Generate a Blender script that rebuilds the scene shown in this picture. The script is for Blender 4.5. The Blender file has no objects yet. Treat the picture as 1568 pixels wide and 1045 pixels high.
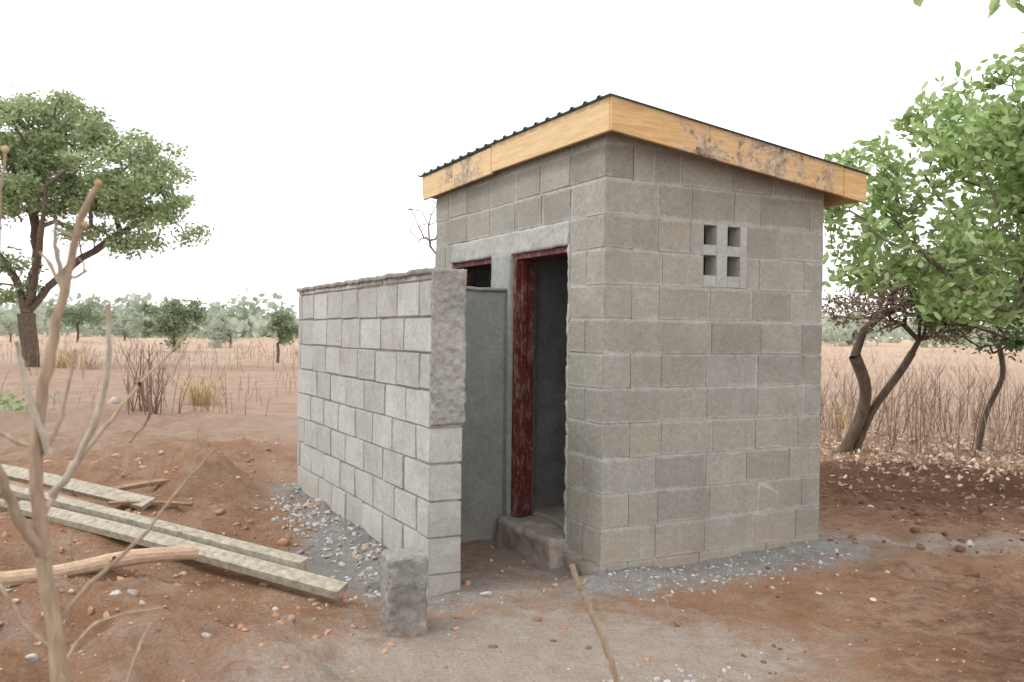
import bpy, bmesh, math, random
import numpy as np
from mathutils import Vector, Matrix, noise as mn
random.seed(7); rng=np.random.default_rng(11)
scene=bpy.context.scene
R27=math.radians(27.7); CX,CY=.545,5.2
ca,sa=math.cos(R27),math.sin(R27)
def L2W(X,Y): return (CX+ca*X-sa*Y, CY+sa*X+ca*Y)
def W2L(x,y):
    dx=x-CX; dy=y-CY
    return ca*dx+sa*dy, -sa*dx+ca*dy

# ------------------------------------------------------------ numpy noise
TAB=rng.random((256,256))
def vn(x,y,s=0):
    x=np.asarray(x,float)+s*17.3; y=np.asarray(y,float)+s*9.1
    xi=np.floor(x).astype(int); yi=np.floor(y).astype(int)
    fx=x-xi; fy=y-yi; fx=fx*fx*(3-2*fx); fy=fy*fy*(3-2*fy)
    a=TAB[xi%256,yi%256]; b=TAB[(xi+1)%256,yi%256]; c=TAB[xi%256,(yi+1)%256]; d=TAB[(xi+1)%256,(yi+1)%256]
    return (a*(1-fx)+b*fx)*(1-fy)+(c*(1-fx)+d*fx)*fy
def fbm(x,y,s=0,o=4):
    t=0;a=.5;n=0
    for i in range(o):
        t=t+a*vn(x*2**i,y*2**i,s+i); n+=a; a*=.5
    return t/n
def g2(x,y,cx,cy,sx,sy=None,rot=0):
    sy=sy or sx; dx=x-cx; dy=y-cy
    c,s=math.cos(rot),math.sin(rot)
    u=c*dx+s*dy; v=-s*dx+c*dy
    return np.exp(-(u*u/(2*sx*sx)+v*v/(2*sy*sy)))
def rectd(X,Y,x0,x1,y0,y1):
    dx=np.maximum(np.maximum(x0-X,X-x1),0); dy=np.maximum(np.maximum(y0-Y,Y-y1),0)
    return np.sqrt(dx*dx+dy*dy)
def height(x,y):
    x=np.asarray(x,float); y=np.asarray(y,float)
    X,Y=W2L(x,y)
    r=np.sqrt(x*x+y*y)
    near=np.exp(-(r/25)**2)
    left=1/(1+np.exp((x+1.25+.42*(y-5))*4))
    h=-.13+.05*(fbm(x/1.3,y/1.3,1)-.5)+.03*(fbm(x/.3,y/.3,2)-.5)*near
    pile=np.clip(g2(x,y,-2.4,5.6,1.5,.35,-.53)*1.3,0,1)
    m=.25*g2(x,y,-3.1,5.8,1.0,.8)+.26*g2(x,y,-3.9,8.0,1.1,.6)+.34*g2(x,y,-3.0,9.2,.9,.45)+.14*g2(x,y,-2.2,4.2,.7,.5)
    m=m+.36*g2(x,y,-2.65,7.5,.28,.5)+.2*g2(x,y,-5,10.5,1.5,.5)+.2*g2(x,y,-2.5,11.5,1.5,.6)+.25*g2(x,y,-6,13.5,2.5,.6)
    h=h+m
    rid=1-np.abs(2*fbm(x/.7,y/.7,5)-1)
    rr=1-np.abs(2*fbm(x/.28,y/.28,25,3)-1)
    h=h+left*near*(1-.85*pile)*(.36*(rid-.82)+.13*(rr-.8)+.12*(fbm(x/.2,y/.2,6)-.5))-.03*pile
    right=1/(1+np.exp((2.3-x)*4))*near
    rid2=1-np.abs(2*fbm(x/.45,y/.45,15)-1)
    h=h+right*(.13*(rid2-.82)+.09*(fbm(x/.15,y/.15,16)-.5)+.08*np.exp(-((y-9.5)/2.5)**2))
    d=rectd(X,Y,0,1.8,0,2.6)
    h=h+.10*np.exp(-(d/.28)**2)*(.6+.8*fbm(x/.25,y/.25,9))
    d2=rectd(X,Y,-1.01,-.81,.4,3.2)
    h=h+.09*np.exp(-(d2/.22)**2)*fbm(x/.2,y/.2,4)*2*(Y>.5)
    ins=np.exp(-(rectd(X,Y,-.8,.0,.2,1.2)/.15)**2)
    h=h*(1-ins)+ins*(-.105+.025*(fbm(x/.15,y/.15,12)-.5))
    far=1-np.exp(-(r/60)**2)
    h=h+far*1.2*(fbm(x/70,y/70,3)-.5)
    return h

# ------------------------------------------------------------ material helpers
def mat(name):
    m=bpy.data.materials.new(name); m.use_nodes=True
    nt=m.node_tree; b=nt.nodes['Principled BSDF']; b.inputs['Roughness'].default_value=.9
    b.inputs['Specular IOR Level'].default_value=.2
    return m,nt,b
def node(nt,t,props=None,**ins):
    n=nt.nodes.new(t)
    for k,v in (props or {}).items(): setattr(n,k,v)
    for k,v in ins.items():
        k=k.replace('_',' ')
        s=n.inputs[int(k[1:])] if k[0]=='i' and k[1:].isdigit() else n.inputs[k]
        if isinstance(v,bpy.types.NodeSocket): nt.links.new(v,s)
        else: s.default_value=v
    return n
def c4(c): return (c[0],c[1],c[2],1)
def noise(nt,vec,scale,detail=5,rough=.6,dist=0):
    return node(nt,'ShaderNodeTexNoise',Vector=vec,Scale=scale,Detail=detail,Roughness=rough,Distortion=dist).outputs['Fac']
def ramp(nt,fac,stops):
    n=nt.nodes.new('ShaderNodeValToRGB'); nt.links.new(fac,n.inputs[0])
    e=n.color_ramp.elements
    while len(e)<len(stops): e.new(.5)
    for i,(p,c) in enumerate(stops):
        e[i].position=p; e[i].color=c4(c) if not isinstance(c,(int,float)) else (c,c,c,1)
    return n.outputs[0]
def mixc(nt,f,a,b,bt='MIX'):
    n=nt.nodes.new('ShaderNodeMix'); n.data_type='RGBA'; n.blend_type=bt
    for s,v in ((n.inputs[0],f),(n.inputs[6],a),(n.inputs[7],b)):
        if isinstance(v,bpy.types.NodeSocket): nt.links.new(v,s)
        else: s.default_value=v if isinstance(v,(int,float)) else c4(v)
    return n.outputs[2]
def math_(nt,op,a,b=0.,c=None,clamp=False):
    n=nt.nodes.new('ShaderNodeMath'); n.operation=op; n.use_clamp=clamp
    for i,v in enumerate((a,b,c)):
        if v is None: continue
        if isinstance(v,bpy.types.NodeSocket): nt.links.new(v,n.inputs[i])
        else: n.inputs[i].default_value=v
    return n.outputs[0]
def maprange(nt,v,a,b,c=0,d=1):
    n=nt.nodes.new('ShaderNodeMapRange'); nt.links.new(v,n.inputs[0])
    for i,q in enumerate((a,b,c,d)): n.inputs[i+1].default_value=q
    return n.outputs[0]
def bump(nt,b,h,strength,dist):
    n=node(nt,'ShaderNodeBump',Height=h,Strength=strength,Distance=dist); nt.links.new(n.outputs[0],b.inputs['Normal'])
def obj_co(nt): return node(nt,'ShaderNodeTexCoord').outputs['Object']

def concrete(name,c_lo,c_hi,island=.25,smear=0,bs=.5,warm=.3,z0=0.,dirt=True,smc=(.44,.435,.405),splash=.18,base=.45):
    m,nt,b=mat(name); co=obj_co(nt)
    n1=noise(nt,co,3.5,6,.65); n2=noise(nt,co,150,3,.7); n3=noise(nt,co,28,4,.7)
    col=ramp(nt,n1,[(.3,c_lo),(.7,c_hi)])
    isl=node(nt,'ShaderNodeNewGeometry').outputs['Random Per Island']
    col=mixc(nt,1,col,ramp(nt,isl,[(0,1-island),(.5,1),(1,1+island*.6)]),'MULTIPLY')
    wn=math_(nt,'FRACT',math_(nt,'MULTIPLY',isl,7.31))
    col=mixc(nt,math_(nt,'MULTIPLY',wn,warm),col,(.36,.30,.22))
    col=mixc(nt,.9,col,ramp(nt,n2,[(.25,.76),(.75,1.24)]),'MULTIPLY')
    col=mixc(nt,.8,col,ramp(nt,n3,[(.3,.83),(.7,1.13)]),'MULTIPLY')
    sep=node(nt,'ShaderNodeSeparateXYZ',Vector=co)
    if smear>0:
        z=math_(nt,'DIVIDE',math_(nt,'SUBTRACT',sep.outputs[2],z0),.21)
        d=math_(nt,'PINGPONG',z,.5)
        ns=noise(nt,co,12,5,.75)
        d=math_(nt,'ADD',d,math_(nt,'MULTIPLY',math_(nt,'SUBTRACT',ns,.52),.42))
        msk=maprange(nt,d,.03,.085,smear,0)
        col=mixc(nt,msk,col,smc)
    sp=noise(nt,co,5.5,7,.75,.4)
    col=mixc(nt,ramp(nt,sp,[(.58,0),(.74,splash)]),col,(.52,.51,.48))
    st=noise(nt,co,2.1,7,.7,.6)
    col=mixc(nt,ramp(nt,st,[(.5,0),(.72,.45)]),col,(.20,.185,.16))
    if dirt:
        zz=math_(nt,'ADD',sep.outputs[2],math_(nt,'MULTIPLY',math_(nt,'SUBTRACT',noise(nt,co,5,4),.5),.5))
        col=mixc(nt,maprange(nt,zz,-.2,.2,base,0),col,(.36,.27,.20))
    nt.links.new(col,b.inputs['Base Color'])
    h=math_(nt,'ADD',n2,math_(nt,'MULTIPLY',n3,1.5))
    bump(nt,b,h,bs,.006)
    return m
M_block=concrete('block_concrete',(.255,.245,.215),(.325,.315,.285),.19,.5,.7,.38,base=.6)
M_blockP=concrete('block_concrete_pale',(.36,.36,.335),(.44,.44,.415),.13,.35,.7,.12,z0=-.425)
M_mortar=concrete('mortar',(.34,.33,.305),(.45,.44,.41),0,0,.8,0,splash=0)
M_inner=concrete('interior_cement_shade_tint',(.12,.12,.115),(.2,.2,.19),0,0,.5,0)  # cement colour darkened to paint in the dimness of the interior
M_mortarP=concrete('mortar_dark',(.18,.17,.155),(.38,.37,.35),0,0,.8,0)
M_plaster=concrete('cement_plaster',(.22,.23,.22),(.31,.32,.31),0,0,.25,0)
M_rough=concrete('rough_cement',(.17,.155,.14),(.34,.32,.295),0,0,1,0)
M_roughL=concrete('rough_cement_pale',(.22,.21,.19),(.40,.385,.36),0,0,1,0,dirt=False)
M_slab=concrete('floor_cement',(.27,.235,.205),(.38,.34,.30),0,0,.8,0)

def wood(name,base,dark,stain=None,scale_axis=(1,12,12),varn=.5):
    m,nt,b=mat(name); co=obj_co(nt)
    mp=node(nt,'ShaderNodeMapping',Vector=co); mp.inputs['Scale'].default_value=scale_axis
    n1=noise(nt,mp.outputs[0],4,6,.6,.4); n2=noise(nt,mp.outputs[0],18,4,.7)
    col=mixc(nt,ramp(nt,n1,[(.35,0),(.7,1)]),base,dark)
    col=mixc(nt,.5,col,ramp(nt,n2,[(.3,.7),(.7,1.15)]),'MULTIPLY')
    if stain:
        ax,a0,a1,sc=stain
        v=node(nt,'ShaderNodeSeparateXYZ',Vector=co).outputs[ax]
        w=math_(nt,'MULTIPLY',maprange(nt,v,a0,a0+.15),maprange(nt,v,a1-.2,a1,1,0))
        big=noise(nt,co,5.5,6,.75,.6); f=math_(nt,'MULTIPLY',w,ramp(nt,big,[(.46,0),(.52,.9)]))
        sc_=ramp(nt,noise(nt,co,26,5,.8),[(.36,(.05,.035,.03)),(.47,(.25,.18,.14)),(.6,(.48,.38,.29))])
        col=mixc(nt,f,col,sc_)
        col=mixc(nt,math_(nt,'MULTIPLY',w,ramp(nt,noise(nt,co,3,4,.6),[(.4,0),(.7,.4)])),col,(.55,.43,.32))
    isl=node(nt,'ShaderNodeNewGeometry').outputs['Random Per Island']
    col=mixc(nt,1,col,ramp(nt,isl,[(0,.85),(1,1.1)]),'MULTIPLY')
    nt.links.new(col,b.inputs['Base Color']); bump(nt,b,n2,.4,.004); b.inputs['Roughness'].default_value=.75
    return m
M_fx=wood('fascia_side',(.60,.40,.20),(.46,.27,.11),(0,.35,1.8,1),(1,14,14))
M_fy=wood('fascia_front',(.64,.48,.28),(.54,.37,.19),(1,1.5,2.4,1),(14,1,14))
M_old=wood('weathered_timber',(.40,.36,.285),(.21,.185,.14),None,(6,6,6))
M_brown=wood('brown_timber',(.30,.20,.12),(.18,.11,.07),None,(6,6,6))
M_log=wood('log_wood',(.52,.38,.27),(.36,.24,.16),None,(6,6,20))
M_twig=wood('dry_twig',(.40,.30,.21),(.25,.18,.12),None,(20,20,4))
M_twigp=wood('pale_twig',(.52,.46,.38),(.36,.30,.23),None,(20,20,4))
M_bark=wood('bark',(.16,.115,.085),(.075,.055,.042),None,(5,5,2))
M_barkp=wood('pale_bark',(.24,.19,.15),(.12,.09,.07),None,(8,8,3))

def red_paint():
    m,nt,b=mat('red_door_paint'); co=obj_co(nt)
    mp=node(nt,'ShaderNodeMapping',Vector=co); mp.inputs['Scale'].default_value=(1.4,1.4,.5)
    n=noise(nt,mp.outputs[0],15,7,.8,.6)
    col=mixc(nt,ramp(nt,n,[(.50,0),(.60,.75)]),(.12,.027,.023),(.27,.19,.165))
    col=mixc(nt,.8,col,ramp(nt,noise(nt,co,40,4),[(.3,.5),(.7,1.3)]),'MULTIPLY')
    nt.links.new(col,b.inputs['Base Color']); b.inputs['Roughness'].default_value=.7; bump(nt,b,n,.4,.004); return m
M_red=red_paint()
def metal():
    m,nt,b=mat('painted_roof_sheet'); co=obj_co(nt)
    n=noise(nt,co,5,5)
    nt.links.new(ramp(nt,n,[(.3,(.07,.11,.11)),(.7,(.12,.17,.165))]),b.inputs['Base Color'])
    b.inputs['Metallic'].default_value=.3; b.inputs['Roughness'].default_value=.45; return m
M_roof=metal()

def leafmat(name,stops,trans=.35):
    m,nt,b=mat(name)
    isl=node(nt,'ShaderNodeNewGeometry').outputs['Random Per Island']
    co=obj_co(nt)
    col=ramp(nt,isl,stops)
    col=mixc(nt,.8,col,ramp(nt,noise(nt,co,1.2,3),[(.3,.75),(.7,1.25)]),'MULTIPLY')
    nt.links.new(col,b.inputs['Base Color']); b.inputs['Roughness'].default_value=.55
    tr=node(nt,'ShaderNodeBsdfTranslucent',Color=col)
    mx=node(nt,'ShaderNodeMixShader',Fac=trans)
    nt.links.new(b.outputs[0],mx.inputs[1]); nt.links.new(tr.outputs[0],mx.inputs[2])
    nt.links.new(mx.outputs[0],nt.nodes['Material Output'].inputs[0]); return m
M_leafA=leafmat('acacia_leaf',[(0,(.20,.26,.12)),(.5,(.32,.40,.21)),(1,(.45,.52,.31))],.45)
M_leafR=leafmat('light_leaf',[(0,(.21,.30,.10)),(.5,(.35,.47,.19)),(1,(.52,.62,.34))],.45)
M_leafD=leafmat('dark_leaf',[(0,(.07,.105,.04)),(.5,(.13,.18,.07)),(1,(.21,.27,.13))])
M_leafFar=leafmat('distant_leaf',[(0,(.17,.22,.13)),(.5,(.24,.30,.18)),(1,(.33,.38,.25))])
M_leafHaze=leafmat('haze_tinted_leaf',[(0,(.33,.38,.30)),(.5,(.40,.45,.36)),(1,(.48,.51,.42))])  # aerial haze painted into the foliage colour, paler and greyer
M_straw=leafmat('dry_grass',[(0,(.42,.29,.21)),(.5,(.53,.39,.30)),(1,(.65,.52,.42))],.2)
M_strawy=leafmat('yellow_grass',[(0,(.42,.30,.14)),(1,(.60,.47,.25))],.2)
M_stem=leafmat('dry_stems',[(0,(.16,.095,.065)),(.6,(.31,.21,.15)),(1,(.48,.38,.30))],.05)
M_litter=leafmat('leaf_litter',[(0,(.30,.19,.12)),(.5,(.48,.36,.27)),(1,(.66,.56,.46))],.1)
M_dryleaf=leafmat('withered_leaf',[(0,(.14,.09,.07)),(.5,(.24,.17,.13)),(1,(.30,.26,.16))],.2)

def stone(name,stops):
    m,nt,b=mat(name); co=obj_co(nt)
    isl=node(nt,'ShaderNodeNewGeometry').outputs['Random Per Island']
    col=ramp(nt,isl,stops); n=noise(nt,co,70,4)
    col=mixc(nt,.7,col,ramp(nt,n,[(.3,.7),(.7,1.2)]),'MULTIPLY')
    nt.links.new(col,b.inputs['Base Color']); bump(nt,b,n,.5,.004); return m
M_stone=stone('stone',[(0,(.27,.245,.225)),(.5,(.38,.36,.34)),(.8,(.47,.455,.435)),(1,(.38,.28,.21))])
M_clod=stone('clod',[(0,(.32,.18,.11)),(.5,(.41,.245,.16)),(1,(.49,.33,.23))])
M_clodD=stone('dark_clod',[(0,(.12,.06,.038)),(.5,(.19,.10,.062)),(1,(.28,.16,.10))])

def ground_mat():
    m,nt,b=mat('red_soil'); co=obj_co(nt)
    a1=node(nt,'ShaderNodeAttribute'); a1.attribute_name='mask_a'
    a2=node(nt,'ShaderNodeAttribute'); a2.attribute_name='mask_b'
    s1=node(nt,'ShaderNodeSeparateColor',Color=a1.outputs[0]); s2=node(nt,'ShaderNodeSeparateColor',Color=a2.outputs[0])
    nb=noise(nt,co,1.6,8,.65,.3); nm=noise(nt,co,9,8,.7); nf=noise(nt,co,60,5,.75); nx=noise(nt,co,240,3,.7); n4=noise(nt,co,3.7,9,.75,.5)
    col=ramp(nt,nb,[(.3,(.42,.225,.13)),(.5,(.51,.30,.19)),(.7,(.59,.40,.285))])
    col=mixc(nt,ramp(nt,nm,[(.48,0),(.66,.5)]),col,(.33,.17,.10))
    col=mixc(nt,ramp(nt,n4,[(.50,0),(.64,.6)]),col,(.62,.47,.37))
    def gated(s,sharp=.25):
        v=math_(nt,'ADD',s,math_(nt,'MULTIPLY',math_(nt,'SUBTRACT',nm,.5),1.3))
        return math_(nt,'MULTIPLY',maprange(nt,v,.35,.35+sharp*2),maprange(nt,s,.02,.25))
    col=mixc(nt,gated(s1.outputs[2]),col,ramp(nt,nm,[(.3,(.14,.07,.043)),(.7,(.25,.14,.09))]))
    col=mixc(nt,gated(s1.outputs[1]),col,ramp(nt,nm,[(.3,(.57,.44,.35)),(.7,(.70,.60,.52))]))
    col=mixc(nt,gated(s1.outputs[0]),col,ramp(nt,nm,[(.3,(.36,.335,.315)),(.7,(.56,.545,.53))]))
    col=mixc(nt,s2.outputs[0],col,ramp(nt,nb,[(.3,(.47,.33,.25)),(.7,(.60,.48,.40))]))
    col=mixc(nt,s2.outputs[1],col,ramp(nt,nb,[(.3,(.47,.34,.25)),(.7,(.60,.47,.37))]))
    col=mixc(nt,.85,col,ramp(nt,nf,[(.25,.6),(.5,1),(.8,1.3)]),'MULTIPLY')
    col=mixc(nt,.7,col,ramp(nt,nx,[(.25,.72),(.75,1.25)]),'MULTIPLY')
    nt.links.new(col,b.inputs['Base Color'])
    vo=node(nt,'ShaderNodeTexVoronoi',Vector=co,Scale=38).outputs['Distance']
    h=math_(nt,'ADD',math_(nt,'ADD',math_(nt,'MULTIPLY',nm,2.6),nf),math_(nt,'MULTIPLY',vo,-.35))
    h=math_(nt,'ADD',h,math_(nt,'MULTIPLY',nx,.35))
    bump(nt,b,h,1,.045); b.inputs['Roughness'].default_value=1; b.inputs['Specular IOR Level'].default_value=.08
    return m
M_ground=ground_mat()

# ------------------------------------------------------------ mesh helpers
def mkobj(name,me,m,parent=None):
    o=bpy.data.objects.new(name,me); scene.collection.objects.link(o)
    for mm in (m if isinstance(m,(list,tuple)) else [m]): me.materials.append(mm)
    if parent: o.parent=parent
    return o
def from_np(name,V,F,m,parent=None,smooth=False):
    me=bpy.data.meshes.new(name); V=np.asarray(V,np.float32); F=np.asarray(F,np.int32)
    n,k=F.shape
    me.vertices.add(len(V)); me.vertices.foreach_set('co',V.ravel())
    me.loops.add(n*k); me.loops.foreach_set('vertex_index',F.ravel())
    me.polygons.add(n); me.polygons.foreach_set('loop_start',np.arange(n,dtype=np.int32)*k)
    me.polygons.foreach_set('loop_total',np.full(n,k,np.int32))
    if smooth: me.polygons.foreach_set('use_smooth',np.ones(n,bool))
    me.update(calc_edges=True)
    return mkobj(name,me,m,parent)
def empty(name):
    e=bpy.data.objects.new(name,None); scene.collection.objects.link(e); e.empty_display_size=.2; return e
def bm_box(bm,a,b,jit=0):
    vs=bmesh.ops.create_cube(bm,size=1)['verts']
    for v in vs:
        v.co=Vector([a[i]+(v.co[i]+.5)*(b[i]-a[i])+random.uniform(-jit,jit) for i in range(3)])
    return vs
def boxes(name,lst,m,parent,bev=.004,jit=0,zc=None,seg=1):
    bm=bmesh.new()
    for a,b in lst: bm_box(bm,a,b,jit)
    if zc:
        for v in bm.verts:
            t=zc(v.co.x)
            if v.co.z>t: v.co.z=t
    if bev: bmesh.ops.bevel(bm,geom=bm.edges[:],offset=bev,segments=seg,affect='EDGES',clamp_overlap=True)
    me=bpy.data.meshes.new(name); bm.to_mesh(me); bm.free(); return mkobj(name,me,m,parent)
def rough_box(name,a,b,m,parent,step=.02,amp=.01,sc=12,round_=.0,top_extra=0):
    V=[];F=[]; idx={}
    n=[max(1,int(round((b[i]-a[i])/step))) for i in range(3)]
    def vid(i,j,k):
        key=(i,j,k)
        if key not in idx:
            p=Vector((a[0]+(b[0]-a[0])*i/n[0],a[1]+(b[1]-a[1])*j/n[1],a[2]+(b[2]-a[2])*k/n[2]))
            ex=sum((t in (0,n[q])) for q,t in enumerate((i,j,k)))
            if ex>=2 and round_>0:
                for q,t in enumerate((i,j,k)):
                    if t==0: p[q]+=round_*(ex-1)*.6
                    if t==n[q]: p[q]-=round_*(ex-1)*.6
            d=mn.turbulence_vector(p*sc+Vector((3,5,7)),3,False)
            d2=mn.noise_vector(p*sc*.4)
            idx[key]=len(V); V.append(p+d*amp+d2*amp*.8)
        return idx[key]
    def face(ax,side):
        u,w=[q for q in range(3) if q!=ax]
        for i in range(n[u]):
            for j in range(n[w]):
                q=[]
                for (di,dj) in ((0,0),(1,0),(1,1),(0,1)):
                    t=[0,0,0]; t[ax]=n[ax]*side; t[u]=i+di; t[w]=j+dj; q.append(vid(*t))
                if (side==1)==(ax==1): q=q[::-1]
                F.append(q)
    for ax in range(3):
        for s in (0,1): face(ax,s)
    return from_np(name,V,F,m,parent)
def tube_add(V,F,pts,rads,sides=6):
    pts=[np.asarray(p,float) for p in pts]; base=len(V)
    for i,p in enumerate(pts):
        t=(pts[min(i+1,len(pts)-1)]-pts[max(i-1,0)]); t=t/(np.linalg.norm(t)+1e-9)
        r=np.array([1,0,0]) if abs(t[0])<.8 else np.array([0,1,0])
        u=np.cross(t,r); u/=np.linalg.norm(u); w=np.cross(t,u)
        for k in range(sides):
            a=2*math.pi*k/sides
            V.append(p+rads[i]*(math.cos(a)*u+math.sin(a)*w))
    for i in range(len(pts)-1):
        for k in range(sides):
            k2=(k+1)%sides
            F.append((base+i*sides+k,base+i*sides+k2,base+(i+1)*sides+k2,base+(i+1)*sides+k))
def smooth_path(pts,n=5,wob=0):
    P=[Vector(p) for p in pts]; out=[]
    for i in range(len(P)-1):
        p0=P[max(i-1,0)];p1=P[i];p2=P[i+1];p3=P[min(i+2,len(P)-1)]
        for k in range(n):
            t=k/n
            q=.5*((2*p1)+(p2-p0)*t+(2*p0-5*p1+4*p2-p3)*t*t+(3*p1-p0-3*p2+p3)*t**3)
            if wob: q+=Vector((random.gauss(0,wob),random.gauss(0,wob),random.gauss(0,wob)))
            out.append(q)
    out.append(P[-1]); return out
def leaves(name,C,size,m,parent=None,aspect=.45,hexa=False,updir=.0,droop=0.,sizevar=.35):
    n=len(C); C=np.asarray(C,float)
    d=rng.normal(size=(n,3)); d[:,2]=d[:,2]*.7+updir-droop; d/=np.linalg.norm(d,axis=1)[:,None]
    r=rng.normal(size=(n,3)); r[:,2]*=.4; s=np.cross(d,r); s/=np.linalg.norm(s,axis=1)[:,None]
    L=size*(1+sizevar*rng.uniform(-1,1,n))[:,None]; W=L*aspect
    nn=np.cross(d,s)
    if hexa:
        V=np.stack([C,C+d*L*.3+s*W*.42+nn*W*.1,C+d*L*.68+s*W*.45+nn*W*.1,C+d*L,C+d*L*.68-s*W*.45+nn*W*.1,C+d*L*.3-s*W*.42+nn*W*.1],1).reshape(-1,3)
        b=np.arange(n)*6
        F=np.concatenate([np.stack([b,b+1,b+2,b+3],1),np.stack([b,b+3,b+4,b+5],1)])
    else:
        V=np.stack([C,C+d*L*.5+s*W*.5,C+d*L,C+d*L*.5-s*W*.5],1).reshape(-1,3)
        b=np.arange(n)*4; F=np.stack([b,b+1,b+2,b+3],1)
    return from_np(name,V,F,m,parent)
def tree(name,trunk,trunk_r,centres,clsize,nleaf,lsize,mleaf,mbark,hexa=False,tip=.006,seg=.35,aspect=.45,limbs=(),wob=.06,droop=0.,flat=.7,sides=6,startf=.6,updir=0.,maxlimb=.75):
    par=empty(name)
    nodes=[Vector(p) for p in smooth_path(trunk,4)]; pa=[-1]+list(range(len(nodes)-1)); dist=[0]
    for i in range(1,len(nodes)): dist.append(dist[-1]+(nodes[i]-nodes[i-1]).length)
    tl=len(nodes); start=int(tl*startf)
    for lb in limbs:
        cur=tl-1
        for p in smooth_path([nodes[tl-1]]+[Vector(p) for p in lb],4,seg*.04)[1:]:
            nodes.append(p); pa.append(cur); dist.append(dist[cur]+(p-nodes[cur]).length*.6); cur=len(nodes)-1
    cs=sorted([Vector(c) for c in centres],key=lambda c:(c-nodes[tl-1]).length)
    sz=max((c-nodes[tl-1]).length for c in cs)
    tips=[]
    for c in cs:
        best=None;bd=1e9
        for i in range(start,len(nodes)):
            m=(c-nodes[i]).length+.25*dist[i]
            if nodes[i].z>c.z+.1*sz: m+=.6*(nodes[i].z-c.z)
            if m<bd: bd=m;best=i
        p=nodes[best]; d=(c-p); ns=max(2,int(d.length/seg)); cur=best
        pdir=(p-nodes[pa[best]]).normalized() if pa[best]>=0 else Vector((0,0,1))
        for k in range(1,ns+1):
            t=k/ns
            q=p.lerp(c,t)+pdir*d.length*.22*math.sin(math.pi*t)*(1-t)+Vector((0,0,1))*d.length*.08*math.sin(math.pi*t)
            if k<ns: q+=Vector([random.gauss(0,wob*seg*1.5) for _ in range(3)])
            nodes.append(q); pa.append(cur); dist.append(dist[cur]+d.length/ns); cur=len(nodes)-1
        tips.append(cur)
    acc=[0.]*len(nodes); e=2.2
    for i in range(len(nodes)-1,-1,-1):
        if acc[i]==0: acc[i]=tip**e
        if pa[i]>=0: acc[pa[i]]+=acc[i]
    rad=[a**(1/e) for a in acc]; k=trunk_r/rad[0]
    rad=[max(tip*.6,min(trunk_r,r*(k if i<tl else 1+(k-1)*min(1,r/rad[0]*1.2)))) for i,r in enumerate(rad)]
    for i in range(tl,len(rad)): rad[i]=min(rad[i],trunk_r*maxlimb,rad[pa[i]])
    V=[];F=[]
    tube_add(V,F,nodes[:tl],[rad[i]*(1.3 if i==0 else 1) for i in range(tl)],8)
    for i in range(tl,len(nodes)):
        tube_add(V,F,[nodes[pa[i]],nodes[i]],[min(rad[pa[i]],rad[i]*1.25),rad[i]],sides)
    from_np('trunk_and_limbs',np.array(V),F,mbark,par,True)
    if nleaf:
        C=[]
        for c in tips:
            cc=np.array(nodes[c]); n=int(nleaf*random.uniform(.5,1.4)); s=clsize*random.uniform(.65,1.3)
            q=rng.normal(size=(n,3)); q/=np.linalg.norm(q,axis=1)[:,None]
            q*=(rng.random(n)**(.55))[:,None]
            C.append(cc+q*s*np.array([1,1,flat]))
        leaves('foliage',np.concatenate(C),lsize,mleaf,par,aspect,hexa,droop=droop,updir=updir)
    return par
def lobes(lst,n,ex=.4):
    w=np.array([l[3]*l[4]*l[5] for l in lst])**.8; w/=w.sum(); out=[]
    while len(out)<n:
        l=lst[rng.choice(len(lst),p=w)]
        q=rng.normal(size=3); q/=np.linalg.norm(q); q*=random.random()**ex
        out.append((l[0]+q[0]*l[3],l[1]+q[1]*l[4],l[2]+q[2]*l[5]))
    return out

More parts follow.
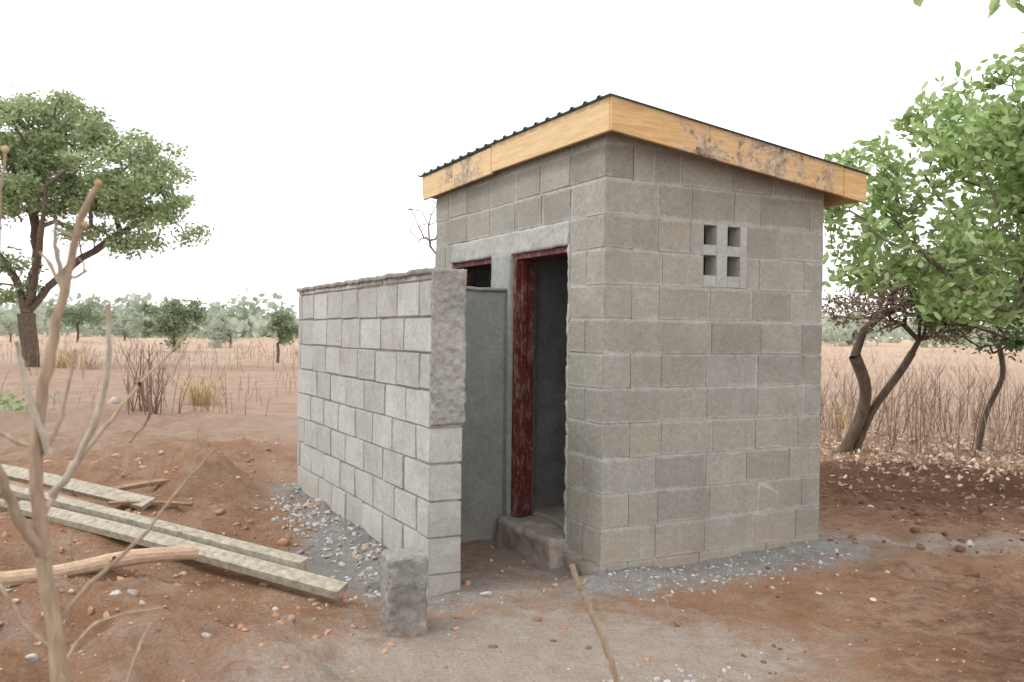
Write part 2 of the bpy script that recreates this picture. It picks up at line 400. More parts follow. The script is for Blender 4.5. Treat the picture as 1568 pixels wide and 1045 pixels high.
# ------------------------------------------------------------ latrine
LAT=empty('concrete_block_latrine'); LAT.location=(CX,CY,0); LAT.rotation_euler=(0,0,R27)
H=.21; W=1.8; Ln=2.6; T=.2
def sub(rects,op):
    out=[]
    for (a,b,c,d) in rects:
        A,B,C,D=op
        if b<=A or a>=B or d<=C or c>=D: out.append((a,b,c,d)); continue
        if a<A: out.append((a,A,c,d))
        if b>B: out.append((B,b,c,d))
        a2,b2=max(a,A),min(b,B)
        if c<C: out.append((a2,b2,c,C))
        if d>D: out.append((a2,b2,D,d))
    return [r for r in out if r[1]-r[0]>.035 and r[3]-r[2]>.03]
def wall(name,axis,t0,t1,z0,rows,ext,ops,m,mm,parent,off=(0,.2),inset=.004,jit=.0018,zc=None,joint=.006,cutj=.02,bl=.41):
    bl_=[];mo=[]
    for r in range(rows):
        ua,ub=ext(r); za=z0+r*H; zb=za+H
        cuts=[ua]; u=ua+off[r%2]+random.uniform(-cutj,cutj)
        if off[r%2]==0: u=ua+bl
        while u<ub-.07:
            if u>ua+.05: cuts.append(u)
            u+=bl+random.uniform(-cutj,cutj*.5)*1.5
            if cutj>.03 and random.random()<.12: u-=.16
        cuts.append(ub); rects=[(cuts[i],cuts[i+1],za,zb) for i in range(len(cuts)-1)]
        for op in ops: rects=sub(rects,op)
        edges={ua,ub}|{o[0] for o in ops}|{o[1] for o in ops}
        ze={o[2] for o in ops}|{o[3] for o in ops}
        for (a,b,c,d) in rects:
            if zc and c>zc(a if axis=='X' else 0)-.02: continue
            j=lambda: joint*random.uniform(.4,1.4)
            A=a if a in edges else a+j(); B=b if b in edges else b-j()
            Cz=c+(0 if c in ze else j()); Dz=d-(0 if d in ze else j())
            o=random.uniform(-.002,.002)
            ma=a+(inset if a in edges else 0); mb=b-(inset if b in edges else 0)
            if axis=='X':
                bl_.append(((A,t0+o,Cz),(B,t1+o,Dz))); mo.append(((ma,t0+inset,c),(mb,t1-inset,d)))
            else:
                bl_.append(((t0+o,A,Cz),(t1+o,B,Dz))); mo.append(((t0+inset,ma,c),(t1-inset,mb,d)))
    boxes(name+'_blocks',bl_,m,parent,.005,jit,zc,2)
    boxes(name+'_mortar',mo,mm,parent,0,0,(lambda x:zc(x)-.004) if zc else None)
ztop=lambda x:2.70-.118*x
VX0,VX1=.735,1.115
wall('side_wall','X',0,T,-.21,15,lambda r:(0,W) if (r-1)%2==0 else (T,W),[(VX0,VX1,1.68,2.10)],M_block,M_mortar,LAT,off=(.2,.39),zc=ztop,inset=.004,joint=.007,cutj=.045,jit=.0028)
door_ops=[(.41,1.19,-1,1.94),(1.19,1.5,-1,1.94),(1.5,2.25,-1,1.94),(.41,2.25,1.94,2.10)]
wall('front_wall','Y',0,T,-.21,15,lambda r:(T,Ln) if (r-1)%2==0 else (0,Ln),door_ops,M_block,M_mortar,LAT,off=(.0,.21),zc=ztop,joint=.007,cutj=.03,jit=.0028)
wall('far_end_wall','X',Ln-T,Ln,-.21,15,lambda r:(T+.003,W-.003),[],M_block,M_mortar,LAT,zc=ztop)
wall('back_wall','Y',W-T,W,-.21,15,lambda r:(T+.004,Ln-T-.004),[],M_block,M_mortar,LAT,zc=ztop)
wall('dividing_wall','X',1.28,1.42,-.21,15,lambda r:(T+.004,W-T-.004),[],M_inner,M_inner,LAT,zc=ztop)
boxes('interior_shade_lining',[((W-T-.02,T+.01,.09),(W-T-.006,1.27,2.3)),((T+.01,T+.006,.09),(VX0-.01,T+.02,2.4)),((VX1+.01,T+.006,.09),(W-T-.021,T+.02,2.4)),((VX0-.009,T+.006,.09),(VX1+.009,T+.02,1.675))],M_inner,LAT,0)  # added dark sheets over inner wall faces, painted shade behind door and vent
# vent block
xs=[VX0,.748,.856,.943,1.052,VX1]; zs=[1.68,1.762,1.89,1.957,2.082,2.10]
lst=[]
for i in (0,2,4): lst.append(((xs[i]+(.006 if i==0 else 0),-.003,1.687),(xs[i+1]-(.006 if i==4 else 0),.115,2.094)))
for i in (1,3):
    for k in (0,2,4): lst.append(((xs[i]+.0005,-.001,zs[k]+(.008 if k==0 else 0)),(xs[i+1]-.0005,.113,zs[k+1]-(.006 if k==4 else 0))))
boxes('vent_block',lst,M_mortar,LAT,.003,.001)
boxes('vent_mortar',[((VX0+.001,.001,1.681),(VX0+.0065,.11,2.099)),((VX1-.0065,.001,1.681),(VX1-.001,.11,2.099)),((VX0+.007,.001,1.681),(VX1-.007,.11,1.6865)),((VX0+.007,.001,2.0945),(VX1-.007,.11,2.099))],M_mortar,LAT,0)
# lintel, plaster post, step
rough_box('lintel',(-.004,.412,1.942),(T+.002,2.248,2.098),M_mortar,LAT,.02,.006,14)
rough_box('door_post',(-.012,1.192,-.2),(T+.004,1.498,1.95),M_plaster,LAT,.03,.004,8)
rough_box('jamb_mortar',(-.004,.395,-.15),(.06,.418,1.95),M_mortar,LAT,.015,.010,22)
rough_box('entry_partition',(-.82,1.25,-.3),(-.008,1.42,1.675),M_plaster,LAT,.03,.004,6)
rough_box('partition_cap',(-.83,1.235,1.676),(-.002,1.435,1.70),M_plaster,LAT,.02,.005,14)
rough_box('floor_slab',(T,T,-.15),(W-T,Ln-T,.08),M_slab,LAT,.06,.004,6)
rough_box('door_step',(-.11,.39,-.25),(T-.002,1.20,.07),M_slab,LAT,.02,.016,10,.02)
rough_box('corner_footing',(-.035,-.03,-.25),(.03,.42,-.01),M_rough,LAT,.02,.02,10)
for (a,b,nm) in ((.413,1.188,'door_frame'),(1.502,2.248,'rear_door_frame')):
    boxes(nm,[((.015,a,.075),(.17,a+.035,1.938)),((.015,b-.035,.075),(.17,b,1.938)),((.015,a+.036,1.90),(.17,b-.036,1.938)),
              ((.06,b-.050,.075),(.10,b-.0355,1.898)),((.06,a+.0355,.075),(.10,a+.05,1.898))],M_red,LAT,.003)
# privacy wall
ptop=lambda x:1.715
wall('screen_wall','Y',-1.01,-.81,-.425,11,lambda r:(.23,3.25),[],M_blockP,M_mortarP,LAT,off=(.41,.2),inset=.011,jit=.004,zc=ptop,joint=.006,cutj=.03)
rough_box('screen_wall_cap',(-1.025,.225,1.712),(-.795,3.27,1.742),M_rough,LAT,.02,.008,12)
rough_box('screen_wall_rough_end',(-1.014,.205,.85),(-.804,.235,1.740),M_roughL,LAT,.008,.0075,30,.01)
wall('screen_return_wall','X',3.05,3.25,-.425,11,lambda r:(-.808,.6),[],M_blockP,M_mortarP,LAT,zc=ptop)
# fascia
def quadbox(name,P,m):
    F=[(0,1,2,3),(7,6,5,4),(0,4,5,1),(1,5,6,2),(2,6,7,3),(3,7,4,0)]
    bm=bmesh.new(); v=[bm.verts.new(p) for p in P]
    for f in F: bm.faces.new([v[i] for i in f])
    bmesh.ops.recalc_face_normals(bm,faces=bm.faces[:])
    bmesh.ops.bevel(bm,geom=bm.edges[:],offset=.003,segments=1,affect='EDGES')
    me=bpy.data.meshes.new(name); bm.to_mesh(me); bm.free(); return mkobj(name,me,m,LAT)
def fx(x0,x1,y0,y1,name,m,dz=0):
    zt=lambda x:2.745-.118*(x+.08)+dz; hh=.195
    quadbox(name,[(x0,y0,zt(x0)-hh),(x1,y0,zt(x1)-hh),(x1,y0,zt(x1)),(x0,y0,zt(x0)),(x0,y1,zt(x0)-hh),(x1,y1,zt(x1)-hh),(x1,y1,zt(x1)),(x0,y1,zt(x0))],m)
fx(-.08,1.80,-.17,-.145,'side_fascia',M_fx); fx(1.803,2.02,-.172,-.146,'side_fascia_end',M_fx,-.004)
fx(-.08,2.02,2.70,2.725,'far_side_fascia',M_fx)
def fy(y0,y1,z0,z1,name,x=-.08,zz=(0,0)):
    quadbox(name,[(x,y0,z0+zz[0]),(x,y1,z0+zz[1]),(x,y1,z1+zz[1]),(x,y0,z1+zz[0]),(x+.025,y0,z0+zz[0]),(x+.025,y1,z0+zz[1]),(x+.025,y1,z1+zz[1]),(x+.025,y0,z1+zz[0])],M_fy)
fy(-.143,1.38,2.55,2.745,'front_fascia',-.081); fy(1.384,2.70,2.55,2.745,'front_fascia_far',-.083,(-.012,-.035))
fy(-.14,2.70,2.31,2.50,'rear_fascia',2.0)
ro=boxes('rafters',[((-.05,y,2.45),(1.99,y+.05,2.55)) for y in (-.13,.6,1.35,2.1,2.6)],M_brown,LAT,0)
for v in ro.data.vertices: v.co.z+= .185-.118*(v.co.x+.08)
# roof sheet
V=[];F=[];prof=[]
y=-.19; per=.15
while y<2.72:
    for (o,z) in ((0,0),(.10,0),(.112,.015),(.135,.015)): prof.append((y+o,z))
    y+=per
nx=8
for i in range(nx+1):
    x=-.105+(2.05+.105)*i/nx
    for (py,pz) in prof: V.append((x,py,2.749-.118*(x+.08)+pz-.018*max(0,py-1.3)))
k=len(prof)
for i in range(nx):
    for j in range(k-1): F.append((i*k+j,(i+1)*k+j,(i+1)*k+j+1,i*k+j+1))
rs=from_np('corrugated_roof',V,F,M_roof,LAT)
md=rs.modifiers.new('s','SOLIDIFY'); md.thickness=.003

# ------------------------------------------------------------ ground sheet
NXg,NYg=640,600; a_,b_=1.35,7.7
u=np.linspace(-1,1,NXg); gx=a_*np.sinh(b_*u)
v0=np.arcsinh(-14/a_)/b_; v=np.linspace(v0,1,NYg); gy=5.4+a_*np.sinh(b_*v)
GX,GY=np.meshgrid(gx,gy); GZ=height(GX,GY)
V=np.stack([GX,GY,GZ],2).reshape(-1,3)
i=np.arange(NYg-1)[:,None]*NXg+np.arange(NXg-1)[None]; i=i.ravel()
F=np.stack([i,i+1,i+NXg+1,i+NXg],1)
g=from_np('ground',V,F,M_ground,None,True)
X,Y=W2L(GX,GY)
d1=rectd(X,Y,0,1.8,0,2.6); d2=rectd(X,Y,-1.01,-.81,.23,3.25)
grey=np.exp(-(d1/.40)**2)*.95+np.exp(-(d2/.33)**2)*.9+.7*g2(GX,GY,-1.15,5.5,.35,.5)+.5*g2(GX,GY,.75,3.75,.22,.14)+.4*g2(GX,GY,1.9,4.4,.3,.12)+.5*g2(GX,GY,-2.6,4.0,.5,.25)+.4*g2(GX,GY,2.9,6.2,.5,.2)
ins=np.exp(-(rectd(X,Y,-.8,-.1,.1,1.2)/.12)**2); grey=grey*(1-ins*.3)
sand=1.0*g2(GX,GY,-.1,4.0,.8,.7)+.6*g2(GX,GY,.9,4.2,.6,.4)+.85*g2(GX,GY,3.1,6.4,1.0,.22,-.15)+.5*g2(GX,GY,-1.5,8.2,.8,.6)+.65*g2(GX,GY,-.3,3.,1.2,.5)+.5*ins
dark=1.1*g2(GX,GY,4.6,8.9,2.0,1.6)+.75*g2(GX,GY,3.6,4.6,1.2,.8)+.4*g2(GX,GY,2.4,3.7,.8,.5)+.3*g2(GX,GY,-1.2,4.5,.25,.25)+.25*g2(GX,GY,2.3,5.6,.3,.2)
dark=dark*(1-.9*np.clip(g2(GX,GY,3.1,6.4,1.3,.28,-.15),0,1))*np.clip((10.6+.6*(fbm(GX/.7,GY/.7,4)-.5)-GY)/.8,0,1)
r=np.sqrt(GX**2+GY**2)
pink=np.clip((GY-7.5)/5,0,1)*np.clip((.5-GX*.3)+.5,0,1)*(.35+.65*fbm(GX/2,GY/2,2)); straw=np.clip((r-30)/16,0,1)
straw=np.maximum(straw,np.clip((GY-11.5)/4,0,1)*np.clip((GX-2)/3,0,1))*(.6+.4*fbm(GX/4,GY/4,7))
A=np.stack([grey,sand,dark,np.ones_like(grey)],2).clip(0,1).reshape(-1,4).astype(np.float32)
B=np.stack([pink,straw,dark*0,np.ones_like(grey)],2).clip(0,1).reshape(-1,4).astype(np.float32)
for nm,arr in (('mask_a',A),('mask_b',B)):
    at=g.data.color_attributes.new(nm,'FLOAT_COLOR','POINT'); at.data.foreach_set('color',arr.ravel())

# ------------------------------------------------------------ stones / clods
bm=bmesh.new(); bmesh.ops.create_icosphere(bm,subdivisions=1,radius=1)
bmesh.ops.subdivide_edges(bm,edges=bm.edges[:],cuts=1,use_grid_fill=True)
bmesh.ops.triangulate(bm,faces=bm.faces[:])
IV=np.array([v.co[:] for v in bm.verts]); IF=np.array([[v.index for v in f.verts] for f in bm.faces]); bm.free()
def rocks(name,P,S,m,flat=.65,sink=.05):
    n=len(P); Vs=[];Fs=[]; PP=np.array(P); Z=height(PP[:,0],PP[:,1])
    for q in range(n):
        sc=S[q]
        v=IV/np.linalg.norm(IV,axis=1)[:,None]
        for _ in range(7):
            nr=rng.normal(size=3); nr/=np.linalg.norm(nr); t=rng.uniform(.4,.75)
            dd=v@nr; v=v-np.maximum(dd-t,0)[:,None]*nr
        v=v+rng.normal(size=v.shape)*.04
        v=v*np.array([1,rng.uniform(.55,1),rng.uniform(.45,.9)*flat/.65])*sc
        a=rng.uniform(0,6.28); c,s=math.cos(a),math.sin(a)
        v=v@np.array([[c,s,0],[-s,c,0],[0,0,1]])
        Vs.append(v+np.array([P[q][0],P[q][1],Z[q]+sc*sink])); Fs.append(IF+q*len(IV))
    return from_np(name,np.concatenate(Vs),np.concatenate(Fs),m)
def inside(x,y):
    X,Y=W2L(x,y); return (-.03<X<1.83 and -.03<Y<2.63) or (-1.03<X<-.79 and .2<Y<3.3)
def scat(n,fn,smin,smax,pw=3):
    P=[];S=[]
    while len(P)<n:
        x,y=fn()
        if inside(x,y): continue
        P.append((x,y)); S.append(smin+(smax-smin)*random.random()**pw)
    return P,S
def along(X0,Y0,X1,Y1,sp):
    def f():
        t=random.random(); X=X0+(X1-X0)*t; Y=Y0+(Y1-Y0)*t
        a,b=L2W(X,Y); return a+random.gauss(0,sp),b+random.gauss(0,sp)
    return f
def gau(x,y,sx,sy): return lambda:(random.gauss(x,sx),random.gauss(y,sy))
P=[];S=[]
for a in (scat(850,along(-1.15,.3,-1.15,3.2,.14),.006,.036,4),scat(460,along(0,-.15,1.8,-.15,.12),.005,.024,4),scat(80,gau(.3,3.6,.9,.5),.004,.012,3),
          scat(80,gau(.75,3.75,.2,.13),.006,.03),scat(150,gau(-2.4,4.1,.6,.3),.006,.040,4),scat(60,gau(-.35,4.9,.25,.3),.005,.016),scat(60,gau(2.0,4.3,.9,.5),.004,.014),scat(14,gau(-3,9,2,2),.015,.05)):
    P+=a[0];S+=a[1]
rocks('gravel',P,S,M_stone)
P=[];S=[]
for a in (scat(1500,gau(-2.2,5.2,1.3,1.0),.006,.034,5),scat(450,gau(-2.9,8.2,1.8,1.3),.01,.06,4),scat(120,gau(.2,3.6,.9,.5),.004,.012,3)):
    P+=a[0];S+=a[1]
rocks('soil_clods',P,S,M_clod,sink=.0)
P=[];S=[]
for a in (scat(1500,gau(4.2,7.8,1.3,1.6),.008,.05,4),scat(600,gau(2.9,4.3,1.0,.7),.005,.024,4),scat(60,gau(-2.2,4.9,1.2,.8),.008,.03,4)):
    P+=a[0];S+=a[1]
rocks('soil_clods',P,S,M_clodD,sink=.0)
for (x,y,s) in ((.66,3.42,.045),(.60,3.30,.06),(-2.45,4.15,.06),(-2.9,4.7,.07),(-2.75,4.2,.06),(-8.2,18,.16),(1.85,5.2,.025),(-.13,4.95,.04),(3.35,6.35,.045)):
    rocks('stone',[(x,y)],[s],M_stone)
# standing block
sb=rough_box('loose_concrete_block',(-.10,-.10,0),(.10,.10,.43),M_rough,None,.010,.008,26,.012)
sb.location=(-.535,4.47,float(height(-.535,4.47))-.035); sb.rotation_euler=(.02,-.02,math.radians(20))
sb.data.materials.append(M_roughL)
for p in sb.data.polygons:
    if p.center.z>.395 or p.center.z+.25*p.center.x>.30+.05*mn.noise(p.center*20): p.material_index=1

# ------------------------------------------------------------ lumber
LP=empty('lumber_pile')
def beam(name,A,B,w,t,m,roll=0):
    A=Vector(A); B=Vector(B)
    d=B-A; L=d.length; bm=bmesh.new(); bm_box(bm,(0,-w/2,-t/2),(L,w/2,t/2),.004)
    bmesh.ops.subdivide_edges(bm,edges=[e for e in bm.edges if e.calc_length()>L*.8],cuts=8)
    for v in bm.verts: v.co.z+=.010*math.sin(v.co.x/L*3.1); v.co.y+=.006*math.sin(v.co.x/L*5)
    me=bpy.data.meshes.new(name); bm.to_mesh(me); bm.free()
    o=mkobj(name,me,m,LP); q=d.to_track_quat('X','Z'); o.matrix_world=Matrix.Translation(A)@q.to_matrix().to_4x4()@Matrix.Rotation(roll,4,'X')
beam('plank_1',(-4.2,6.65,.22),(-1.17,5.0,.045),.085,.035,M_old,.15)
beam('plank_2',(-3.37,5.95,.155),(-.90,4.75,-.035),.10,.045,M_old,.3)
beam('plank_3',(-4.0,6.35,.16),(-1.40,5.03,-.015),.08,.035,M_old,-.1)
beam('plank_4',(-4.4,7.15,.23),(-2.62,6.35,.10),.13,.04,M_old,.35)
beam('plank_5',(-3.05,6.55,.14),(-2.66,7.0,.17),.07,.03,M_brown,.1)
beam('plank_6',(-4.3,6.95,.18),(-3.0,6.2,.12),.06,.03,M_brown,.1)
beam('plank_7',(-2.9,6.3,.11),(-2.35,6.45,.08),.04,.025,M_brown,.1)
V=[];F=[];ns=14
pts=[Vector((-3.15,4.15,.07)).lerp(Vector((-1.78,4.97,.11)),t/ns)+Vector((0,0,.015*math.sin(t*.7))) for t in range(ns+1)]
tube_add(V,F,pts,[.042+.003*math.sin(i*1.3) for i in range(ns+1)],12)
n0=len(V); V.append(np.array(pts[-1])); last=n0-12
Fl=[tuple(f) for f in F]+[(last+k,last+(k+1)%12,n0) for k in range(12)]
me=bpy.data.meshes.new('log'); me.from_pydata([tuple(v) for v in V],[],Fl); mkobj('log',me,M_log,LP)
F=[];V=[];tube_add(V,F,[pts[10],pts[10]+Vector((.05,-.05,.03))],[.02,.014],7); from_np('log_stub',V,F,M_log,LP)

# ------------------------------------------------------------ foreground twigs
def px(p,d): return ((p[0]-784)/1338*d,d,1.38-(p[1]-505)/1338*d)
def stick(V,F,P,r0,r1,d,dd=0):
    n=len(P); Q=[px(p,d+dd*i/(max(1,n-1))) for i,p in enumerate(P)]
    S=smooth_path(Q,5,.0012); tube_add(V,F,S,[r0+(r1-r0)*i/(len(S)-1)*(1) + (.0012 if i%5==0 else 0) for i in range(len(S))],7)
SAP=empty('dry_sapling')
V=[];F=[]; D=1.55
stick(V,F,[(115,1500),(108,1300),(95,1045),(68,850),(56,700),(72,570),(98,450),(122,340),(148,285)],.018,.0045,D)
stick(V,F,[(72,860),(30,800),(5,740),(-30,640)],.012,.005,D,-.1)
stick(V,F,[(66,800),(100,740),(160,660),(215,590),(285,515)],.006,.0022,D,.3)
stick(V,F,[(80,980),(140,900),(215,830),(270,760),(330,690)],.005,.002,D,.2)
stick(V,F,[(60,690),(20,680),(-20,650)],.005,.003,D)
stick(V,F,[(70,700),(95,640),(115,540)],.005,.002,D,.1)
stick(V,F,[(98,450),(75,410),(60,390)],.004,.002,D)
stick(V,F,[(115,370),(88,355)],.0035,.002,D)
stick(V,F,[(105,430),(130,420),(120,400)],.003,.0015,D)
stick(V,F,[(85,1000),(40,960),(0,900),(-40,880)],.005,.003,D)
stick(V,F,[(90,1045),(150,960),(250,935)],.004,.0015,D,.2)
stick(V,F,[(180,1120),(215,1000),(235,960)],.004,.0015,D,.2)
stick(V,F,[(215,590),(230,640),(200,680)],.003,.0015,D,.3)
from_np('stems',V,F,M_twig,SAP,True)
V=[];F=[]
stick(V,F,[(82,760),(115,720),(150,640),(166,560),(165,470)],.0075,.0035,D,-.1)
stick(V,F,[(75,700),(55,640),(32,560),(26,530)],.0065,.003,D,-.05)
stick(V,F,[(97,440),(85,390),(84,345)],.0055,.0025,D,-.05)
from_np('pale_stems',V,F,M_twigp,SAP,True)
V=[];F=[]
for p in ((148,285),(5,235),(128,348)):
    c=np.array(px(p,D)); tube_add(V,F,[c+np.array([0,0,-.006]),c,c+np.array([.004,0,.006])],[.003,.008,.003],8)
from_np('seed_heads',V,F,M_strawy,SAP,True)
V=[];F=[]; stick(V,F,[(-30,700),(-8,500),(-3,350),(5,235)],.004,.002,D); from_np('outer_stem',V,F,M_twig,SAP,True)
T1=empty('dry_stalk'); V=[];F=[]
stick(V,F,[(1010,1500),(985,1250),(955,1050),(935,990),(905,920),(893,895),(880,860)],.009,.0065,2.1)
stick(V,F,[(893,895),(905,880)],.004,.003,2.1)
from_np('stem',V,F,M_twig,T1,True)
V=[];F=[]
for P_,r in (([(1040,960),(1030,925),(1018,885)],.004),([(1000,900),(975,935)],.003)): stick(V,F,P_,r,r*.5,4.2)
o=from_np('fallen_twig',V,F,M_twig,None,True)

# ------------------------------------------------------------ trees
D=34.; s_=D/1338
def q(pxx,py,dd=0): return ((pxx-784)*s_,D+dd,1.38+(502-py)*s_)
def lob(pxx,py,rx,rz,ry=None,dd=0):
    c=q(pxx,py,dd); return (c[0],c[1],c[2],rx*s_,(ry or rx)*s_,rz*s_)
cent=lobes([lob(55,208,125,55),lob(155,245,110,55),lob(225,290,72,52),lob(265,340,42,36),lob(220,365,60,20),lob(130,295,120,38,140,1),lob(10,290,90,55),lob(-80,250,100,80),lob(0,430,45,40,60),lob(80,180,80,24),lob(125,365,50,20,80)],280,.33)
b0=q(48,560)
LB=[[q(20,425),q(-5,355,-1),q(-30,290,-1)],[q(42,425,.5),q(32,365,1),q(28,290,1)],[q(62,430,-.5),q(92,375,-1.5),q(110,300,-2)],[q(78,425,.5),q(135,365,1.5),q(200,320,2)]]
tree('acacia_tree',[(b0[0],b0[1],float(height(b0[0],b0[1]))-.2),q(46,535),q(42,505),q(40,482)],.33,cent,.66,175,.18,M_leafA,M_bark,tip=.025,seg=.8,flat=.6,aspect=.5,startf=.9,maxlimb=.55,limbs=LB)
# right light-green tree
lr=[(4.35,7.7,2.65,1.1,1.0,1.05),(4.3,7.8,3.3,.8,.6,.5),(3.45,7.9,2.95,.55,.6,.42),(2.98,8.0,2.75,.34,.4,.28),(3.3,7.9,2.25,.55,.5,.40),(4.9,7.4,3.3,.9,.8,.8),(4.3,7.7,1.85,.8,.7,.4),(4.9,7.6,2.6,.7,.8,.9),(3.3,8.0,1.95,.35,.4,.22)]
cent=lobes(lr,320,.36)
tree('leafy_tree',[(5.1,7.5,-.2),(5.05,7.5,.6),(4.85,7.5,1.2),(4.6,7.6,1.7)],.07,cent,.20,44,.092,M_leafR,M_barkp,hexa=True,tip=.004,seg=.22,aspect=.46,flat=.85,updir=.35)
# darker small tree behind the corner
lr=[(5.3,10.2,1.85,.7,.7,.4),(6.1,10.3,1.65,.8,.7,.5),(5.6,10.6,2.3,1.0,.8,.5)]
tree('shrubby_tree',[(4.15,11.0,-.15),(4.35,10.9,.35),(4.38,10.8,.75),(4.2,10.7,1.15)],.075,lobes(lr,70),.25,110,.075,M_leafD,M_bark,tip=.006,seg=.22,hexa=True,maxlimb=.6)
lr=[(4.3,10.6,1.75,.5,.5,.4),(4.9,10.8,2.1,.6,.5,.5),(5.3,10.6,1.6,.5,.5,.3)]
tree('bare_thorn_tree',[(4.32,11.0,-.15),(4.5,10.9,.45),(4.8,10.8,.95),(4.95,10.8,1.2)],.05,lobes(lr,340),.17,18,.05,M_dryleaf,M_bark,tip=.0035,seg=.15,wob=.14,maxlimb=.6)
tree('bare_thorn_tree',[(6.1,11.4,-.15),(6.2,11.4,.4),(6.35,11.3,.9),(6.3,11.3,1.3)],.035,lobes([(6.2,11.2,1.7,.8,.5,.6)],60),.16,14,.07,M_leafD,M_bark,tip=.004,seg=.2,wob=.12)
bt=(-1.45,16)
tree('bare_sapling',[(bt[0],bt[1],-.1),(bt[0]-.05,bt[1],1.5),(bt[0]+.05,bt[1],2.4)],.03,lobes([(bt[0]-.2,bt[1],3.4,.5,.5,.6)],20),.1,0,.1,M_leafD,M_barkp,tip=.007,seg=.3)
V=[];F=[]
pts=smooth_path([(4.9,6.9,4.3),(4.0,5.6,3.75),(3.0,5.0,3.42),(2.35,4.8,3.33)],6,.01)
OB=empty('overhanging_branch'); tube_add(V,F,pts,[.02-.016*i/len(pts) for i in range(len(pts))],6)
from_np('branch',V,F,M_barkp,OB,True)
C=[]
for p in ((2.28,4.8,3.33),(2.42,4.8,3.34),(2.75,4.9,3.33),(2.85,4.9,3.28)):
    C+=[(p[0]+random.gauss(0,.05),p[1]+random.gauss(0,.05),p[2]+random.gauss(0,.03)) for _ in range(7)]
leaves('leaves',C,.11,M_leafR,OB,.45,True,droop=.8)

def bush(name,pxx,ytop,ybot,wpx,d,m,n=26,nl=90,trunkfrac=.2,low=.5):
    k=d/1338; x=(pxx-784)*k; zb=float(height(x,d)); hgt=(ybot-ytop)*k; w=wpx*k/2
    lr=[(x+random.uniform(-.45,.45)*w,d,zb+hgt*random.uniform(low-.08,.72),w*.6,w*.6,hgt*random.uniform(.2,.32)) for _ in range(5)]
    tree(name,[(x,d,zb-.2),(x+.03*w,d,zb+hgt*trunkfrac),(x,d,zb+hgt*.35)],hgt*.028,lobes(lr,n),w*.24,nl,hgt*.055,m,M_bark,tip=.012,seg=hgt*.1,aspect=.55,sides=4)
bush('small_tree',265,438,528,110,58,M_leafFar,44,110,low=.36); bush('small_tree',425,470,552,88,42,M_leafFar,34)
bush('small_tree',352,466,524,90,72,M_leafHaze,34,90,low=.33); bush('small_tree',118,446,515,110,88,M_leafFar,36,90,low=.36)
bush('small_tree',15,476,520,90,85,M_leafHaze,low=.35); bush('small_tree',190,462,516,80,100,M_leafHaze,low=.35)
C=[]
for k in range(230):
    d=random.uniform(120,330); x=random.uniform(-.95,.95)*d*.75; zb=float(height(x,d)); hh=random.uniform(2.4,7.5)*(1+(d-120)/260); w=random.uniform(3,13)
    n=180; qv=rng.normal(size=(n,3)); qv/=np.linalg.norm(qv,axis=1)[:,None]; qv*=(rng.random(n)**.45)[:,None]
    for l in range(4):
        cx=x+random.gauss(0,w*.5); cz=zb+hh*random.uniform(.25,.7)
        m_=n//4; C.append(np.array([cx,d,cz])+qv[l*m_:(l+1)*m_]*np.array([w*.5,w*.4,hh*.33]))
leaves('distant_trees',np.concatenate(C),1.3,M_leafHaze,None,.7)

# ------------------------------------------------------------ grasses and shrubs
def grass(name,P,hmin,hmax,w,m,lean=.25,n_per=1):
    P=np.asarray(P,float); n=len(P)
    z=height(P[:,0],P[:,1])-.02; h=rng.uniform(hmin,hmax,n); a=rng.uniform(0,6.28,n)
    dx=rng.normal(size=n)*lean*h; dy=rng.normal(size=n)*lean*h
    b0=np.stack([P[:,0]-np.cos(a)*w/2,P[:,1]-np.sin(a)*w/2,z],1); b1=np.stack([P[:,0]+np.cos(a)*w/2,P[:,1]+np.sin(a)*w/2,z],1)
    m1=np.stack([P[:,0]+dx*.35,P[:,1]+dy*.35,z+h*.55],1); off=np.stack([np.cos(a)*w*.35,np.sin(a)*w*.35,0*a],1)
    t=np.stack([P[:,0]+dx,P[:,1]+dy,z+h],1)
    V=np.stack([b0,b1,m1+off,t,m1-off],1).reshape(-1,3); i=np.arange(n)*5
    me=bpy.data.meshes.new(name); me.from_pydata(V.tolist(),[],np.stack([i,i+1,i+2,i+4],1).tolist()+np.stack([i+4,i+2,i+3],1).tolist())
    return mkobj(name,me,m)
P=[]
for k in range(1700):
    d=32+random.random()*95; x=random.uniform(-.68,.75)*d
    if fbm(x/7,d/7,3)<.46+max(0,(50-d))*.012: continue
    for _ in range(12): P.append((x+random.gauss(0,.8),d+random.gauss(0,.8)))
grass('dry_grass_field',P,.12,.5,.05,M_straw,.4)
P=[]
for k in range(200):
    d=random.uniform(12.5,34); x=random.uniform(.26,.8)*d
    for _ in range(9): P.append((x+random.gauss(0,.4),d+random.gauss(0,.4)))
grass('dry_grass_field',P,.1,.35,.014,M_straw,.4)
for (x,y,n,hh,mm) in ((-6.25,17.6,150,.7,M_strawy),(-17.3,34,110,1.1,M_strawy),(-16,33,60,.9,M_straw),(5.6,14.5,50,.6,M_strawy)):
    s=.28 if y<30 else .5
    grass('grass_tuft',[(x+random.gauss(0,s*.5),y+random.gauss(0,s*.5)) for _ in range(n)],hh*.4,hh,.02 if y<30 else .04,mm,.7)
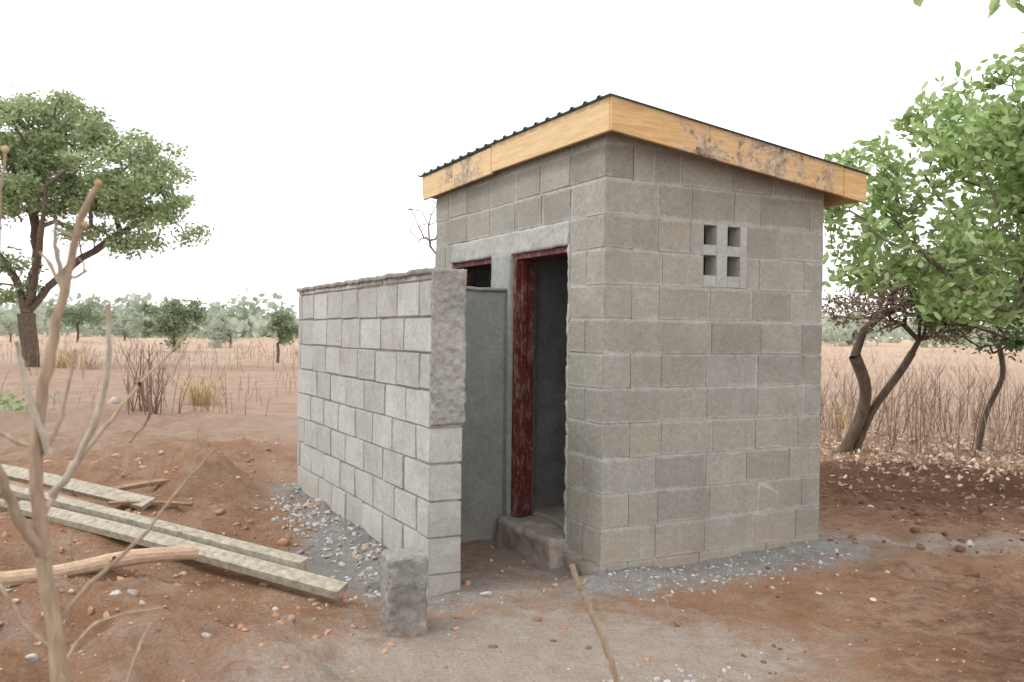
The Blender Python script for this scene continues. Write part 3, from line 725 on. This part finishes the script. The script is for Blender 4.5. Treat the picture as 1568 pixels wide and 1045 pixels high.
def stems(name,fn,n,hmin,hmax,r,m):
    V=[];F=[]
    for k in range(n):
        x,y=fn()
        if inside(x,y): continue
        z=float(height(x,y))-.03; h=random.uniform(hmin,hmax); l=random.uniform(0,.45)*h; a=random.uniform(0,6.28)
        pts=[(x,y,z),(x+l*.4*math.cos(a),y+l*.4*math.sin(a),z+h*.5),(x+l*math.cos(a)+random.gauss(0,.03),y+l*math.sin(a),z+h)]
        tube_add(V,F,pts,[r,r*.7,r*.3],3)
        for _ in range(random.randint(1,5)):
            t=random.uniform(.3,.9); p=np.array(pts[0])*(1-t)+np.array(pts[2])*t; a2=random.uniform(0,6.28); ll=h*random.uniform(.15,.4)
            tube_add(V,F,[p,p+np.array([math.cos(a2)*ll*.55,math.sin(a2)*ll*.55,ll*.8])],[r*.5,r*.2],3)
    return from_np(name,V,F,m)
stems('dry_shrubs',lambda:(random.uniform(4.1,9.5),random.uniform(10.8,17)),460,.25,1.25,.008,M_stem)
stems('dry_bush',lambda:(random.gauss(-5.55,.14),random.gauss(13.3,.14)),34,.5,1.15,.011,M_stem)
stems('dry_bush',lambda:(random.gauss(-5.0,.3),random.gauss(14.0,.3)),22,.3,.8,.008,M_stem)
stems('dry_shrubs',lambda:(random.gauss(-6.5,2.2),random.uniform(14,26)),80,.2,.6,.007,M_stem)
stems('dry_shrubs',lambda:(random.uniform(-25,3),random.uniform(26,60)),420,.3,1.3,.013,M_stem)
stems('dry_weeds',lambda:(random.gauss(-2.8,1.0),random.uniform(4.0,9.5)),70,.05,.22,.0025,M_stem)
n=5200; lx=rng.normal(5.6,1.5,n); ly=rng.normal(11.4,1.3,n)
C=np.stack([lx,ly,height(lx,ly)+.015],1)
leaves('leaf_litter',C,.055,M_litter,None,.6,True)
n=260; lx=rng.normal(3.8,1.3,n); ly=rng.normal(7.4,1.6,n); k=[not inside(a,b) for a,b in zip(lx,ly)]; lx=lx[k];ly=ly[k]
leaves('leaf_litter',np.stack([lx,ly,height(lx,ly)+.01],1),.035,M_litter,None,.5,True)
for (x,y) in ((-7.7,13.4),(-8.3,14)):
    C=[(x+random.gauss(0,.22),y+random.gauss(0,.2),float(height(x,y))+abs(random.gauss(.1,.1))) for _ in range(70)]
    leaves('low_plant',C,.12,M_leafA,None,.4,True,updir=.5)

# ------------------------------------------------------------ world, sun, camera
w=bpy.data.worlds.new('World'); scene.world=w; w.use_nodes=True; nt=w.node_tree; bg=nt.nodes['Background']
sd=Vector((-.78,-.22,1.05)).normalized()
sky=nt.nodes.new('ShaderNodeTexSky'); sky.sky_type='NISHITA'; sky.sun_disc=False
sky.sun_elevation=math.asin(sd.z); sky.sun_rotation=math.atan2(sd.x,sd.y); sky.dust_density=4; sky.air_density=1
hs=node(nt,'ShaderNodeHueSaturation',Color=sky.outputs[0],Saturation=.15)
tc=node(nt,'ShaderNodeTexCoord').outputs['Generated']
cl=ramp(nt,noise(nt,tc,2.2,5,.5),[(.3,(.93,.95,.98)),(.7,(1,1,1))])
vm=node(nt,'ShaderNodeVectorMath',{'operation':'SCALE'},i0=cl); vm.inputs['Scale'].default_value=19.5
col=mixc(nt,.9,hs.outputs[0],vm.outputs[0])
nt.links.new(col,bg.inputs[0]); bg.inputs[1].default_value=.1
sl=bpy.data.lights.new('sun','SUN'); sl.energy=1.5; sl.angle=math.radians(11); sl.color=(1,.96,.9)
so=bpy.data.objects.new('sun',sl); scene.collection.objects.link(so); so.rotation_euler=sd.to_track_quat('Z','Y').to_euler()
cam=bpy.data.cameras.new('camera'); co=bpy.data.objects.new('camera',cam); scene.collection.objects.link(co); scene.camera=co
cam.lens=1338/1568*36; cam.sensor_width=36; cam.clip_end=5000; cam.clip_start=.05
co.matrix_world=Matrix.Translation((0,0,1.38))@Matrix.Rotation(math.radians(90-.54),4,'X')@Matrix.Rotation(math.radians(.75),4,'Z')
cam.dof.use_dof=True; cam.dof.focus_distance=5.6; cam.dof.aperture_fstop=4.5
scene.view_settings.view_transform='Standard'; scene.view_settings.look='None'; scene.view_settings.exposure=0
